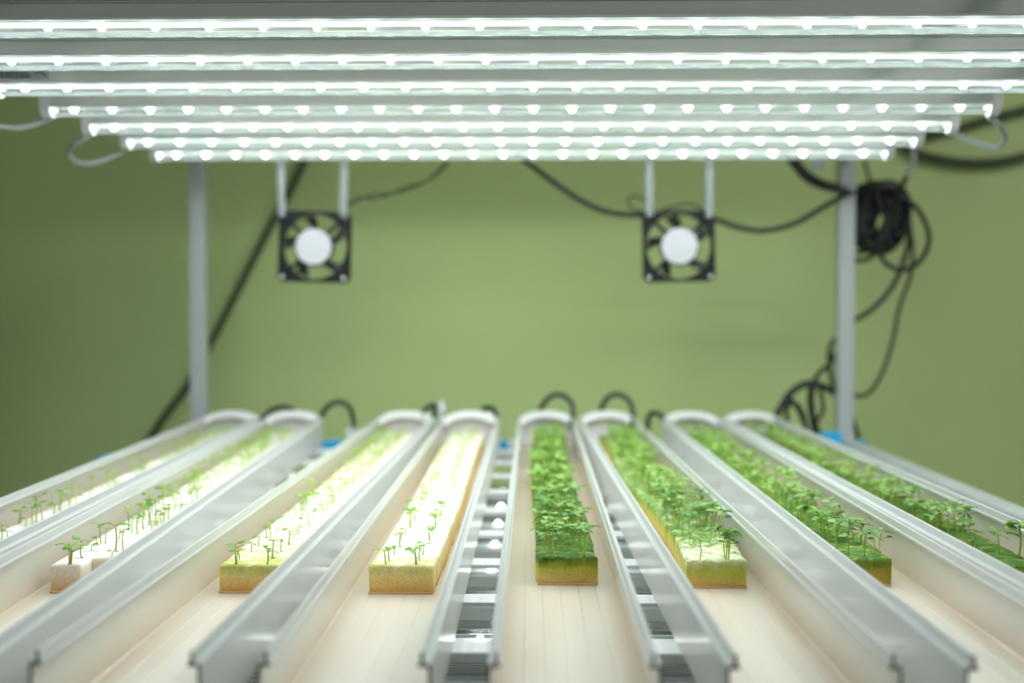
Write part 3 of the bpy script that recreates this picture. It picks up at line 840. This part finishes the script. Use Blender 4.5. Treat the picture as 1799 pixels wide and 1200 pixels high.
# ------------------------------------------------------------------ cables
def cab(pts, Y, px, label, mat='rubber', nm='power_cable', grp='black cables around the rack'):
    return cable(nm, px_path(pts, Y), px*Y/F/2, M[mat], label, 'cable', grp)
cab([(545,262),(532,290),(506,345),(481,388),(442,462),(400,545),(362,618),(342,652),(325,685),(290,730),(264,772),(250,800)], 2.44, 12, 'long dark cable slanting down behind the left post', 'hazed')
cab([(790,284),(760,312),(725,330),(690,340),(655,342),(630,352),(608,364)], 2.02, 4.0, 'thin dark wire curving up from the left fan, lower strand', 'hazed', nm='fan_wire', grp='thin fan wires')
cab([(785,284),(750,318),(715,328),(680,344),(650,350),(632,346),(612,358)], 2.03, 3.5, 'thin dark wire curving up from the left fan, upper strand', 'hazed', nm='fan_wire', grp='thin fan wires')
cab([(905,270),(935,292),(970,318),(1020,352),(1070,373),(1130,378),(1200,373),(1255,385),(1300,400),(1345,405),(1395,393),(1440,368),(1480,345),(1500,338)], 2.06, 9.5, 'black cable sagging behind the right fan to the right post')
cab([(1172,372),(1135,372),(1110,366),(1103,354),(1112,345),(1132,350),(1150,362)], 2.0, 4.5, 'thin curled wire at top left of the right fan', 'hazed', nm='fan_wire', grp='thin fan wires')
cab([(1165,368),(1185,362),(1210,358),(1232,366),(1248,384)], 1.99, 4.5, 'thin wire hump over the right fan', 'hazed', nm='fan_wire', grp='thin fan wires')
cab([(1380,268),(1398,293),(1418,314),(1448,328),(1490,336)], 2.10, 13, 'thick black cable diving from lamps to the right post')
cab([(1392,262),(1406,290),(1430,312),(1460,324),(1495,326)], 2.11, 9, 'second black cable beside the thick one at the right post')
cab([(1518,282),(1524,302),(1529,325)], 2.16, 6, 'short thin cable dropping onto the cable coil')
cab([(1860,176),(1799,192),(1745,206),(1690,222),(1640,234),(1590,242)], 2.445, 13, 'black cable crossing upper right corner above the white loop', 'hazed')
cab([(1575,240),(1604,264),(1645,277),(1700,285),(1755,283),(1799,274),(1860,255)], 2.445, 14, 'black cable sagging across upper right corner below the white loop', 'hazed')
# coil
rc = random.Random(5); CY = 2.17
cc = at(1546, 385, CY)
t = thing('cable_coil', 'dense coil of black cable hanging behind the right post', 'cable', cc)
for q in range(16):
    pts = []; rx = (.042-.0075*(q % 5)); rz = (.062-.009*(q % 5)); ph = rc.uniform(0, 6); off = Vector((rc.uniform(-.006, .006), 0, rc.uniform(-.008, .008)))
    for j in range(22):
        a = ph+j*2*PI/18
        pts.append(off+Vector((math.cos(a)*rx+math.sin(a)*.010, rc.uniform(-.004, .004)+(q-8)*.0028, math.sin(a)*rz-math.cos(a)*.006)))
    MB().tube(smooth_path(pts, 3), .0058, 8).build('coil_turn', M['rubber'], t, True)
MB().tube(smooth_path([(-.045, .01, .050), (-.02, -.026, .058), (.015, -.028, .052), (.045, .0, .038)], 5), .013, 10).build('coil_wrap', M['rubber'], t, True)
for q, (a, b_) in enumerate((((-.018, -.030, .050), (.010, -.032, -.060)), ((.032, -.031, .045), (-.012, -.033, -.058)), ((.0, -.028, .055), (.030, -.03, -.045)))):
    A_, B_ = Vector(a), Vector(b_)
    MB().tube(smooth_path([A_, (A_+B_)/2+Vector((.005*(1-q), -.003, 0)), B_], 5), .0052, 8).build('coil_strand', M['rubber'], t, True)
cab([(1604,262),(1604,285),(1592,312)], 2.08, 10, 'pale cord end dangling from second farthest lamp at right', 'greycord', 'lamp_cord', 'pale lamp cords')
cab([(1592,312,.0),(1580,335,.02),(1562,372,.05),(1545,415,.05),(1538,440,.06),(1525,455,.07),(1500,458,.1)], 2.08, 9, 'black cable running from pale cord across the coil')
cab([(1565,340),(1600,355),(1624,388),(1632,425),(1615,460),(1585,474),(1556,462),(1540,435)], 2.14, 9, 'black cable ring hanging right of the coil')
cab([(1560,330),(1588,352),(1598,400),(1590,450),(1570,500),(1536,540),(1502,562),(1485,568)], 2.17, 9, 'black cable from coil returning to middle of right post')
cab([(1585,360),(1602,420),(1600,480),(1580,540),(1568,600),(1550,655),(1525,692),(1500,694),(1478,682),(1462,685)], 2.19, 7, 'thin cable falling from coil in long curve to right post')
cab([(1530,425),(1522,440),(1508,444),(1492,440)], 2.16, 7, 'short cable stub between coil and right post')
# tangle at the foot of the right post
cab([(1356,752),(1372,715),(1392,688),(1420,674),(1448,680),(1470,692),(1490,705)], 2.14, 13, 'thick black hose arching into the foot of right post', nm='power_cable')
cab([(1384,745),(1382,722),(1390,708),(1403,714),(1413,735),(1416,762)], 2.12, 8, 'small black cable hoop right of rightmost channel end')
cab([(1475,590),(1460,605),(1456,635),(1462,670),(1475,700)], 2.19, 8, 'black cable hugging left side of right post')
cab([(1424,680),(1440,655),(1458,640),(1466,620)], 2.17, 9, 'short black cable rising diagonally to the right post')
cab([(1428,676),(1424,700),(1428,735),(1436,765),(1460,778)], 2.13, 13, 'thick black cable dropping inside the tangle')
cab([(1440,678),(1446,720),(1434,745),(1448,770)], 2.15, 7, 'thin black cable twisting inside the tangle')
cab([(1408,758),(1425,768),(1446,772),(1470,764)], 2.12, 15, 'black cable lump lying at base of the tangle')
cab([(1490,700),(1498,735),(1508,770),(1516,796)], 2.17, 8, 'black cable descending right of the right post foot')
# pale lamp cords
def lcord(pts, Y, label): return cable('lamp_cord', px_path(pts, Y), .0036, M['greycord'], label, 'cable', 'pale lamp cords')
lcord([(-40,212,-.10),(0,222,-.05),(35,224,-.02),(72,214,0),(95,204,.0)], 1.44, 'pale cord leaving the left photo edge toward middle lamp')
lcord([(158,238,-.0),(132,252,0),(120,268,.03),(133,284,.06),(165,286,.1),(215,268,.14)], 1.59, 'pale cord loop between the left ends of two lamps')
lcord([(1737,204,0),(1756,222,.02),(1766,243,.06),(1750,259,.09),(1712,250,.12),(1668,232,.15)], 1.44, 'pale cord loop between the right ends of two lamps')
pcl = at(1436, 294, 2.0)
tt = MB().box((-.010, -.004, -.006), (.012, .004, .018)).build('cable_clip', M['greycord']); tt.location = pcl
tag(tt, 'grey plastic clip peeking below lowest lamp left of right post', 'clip')
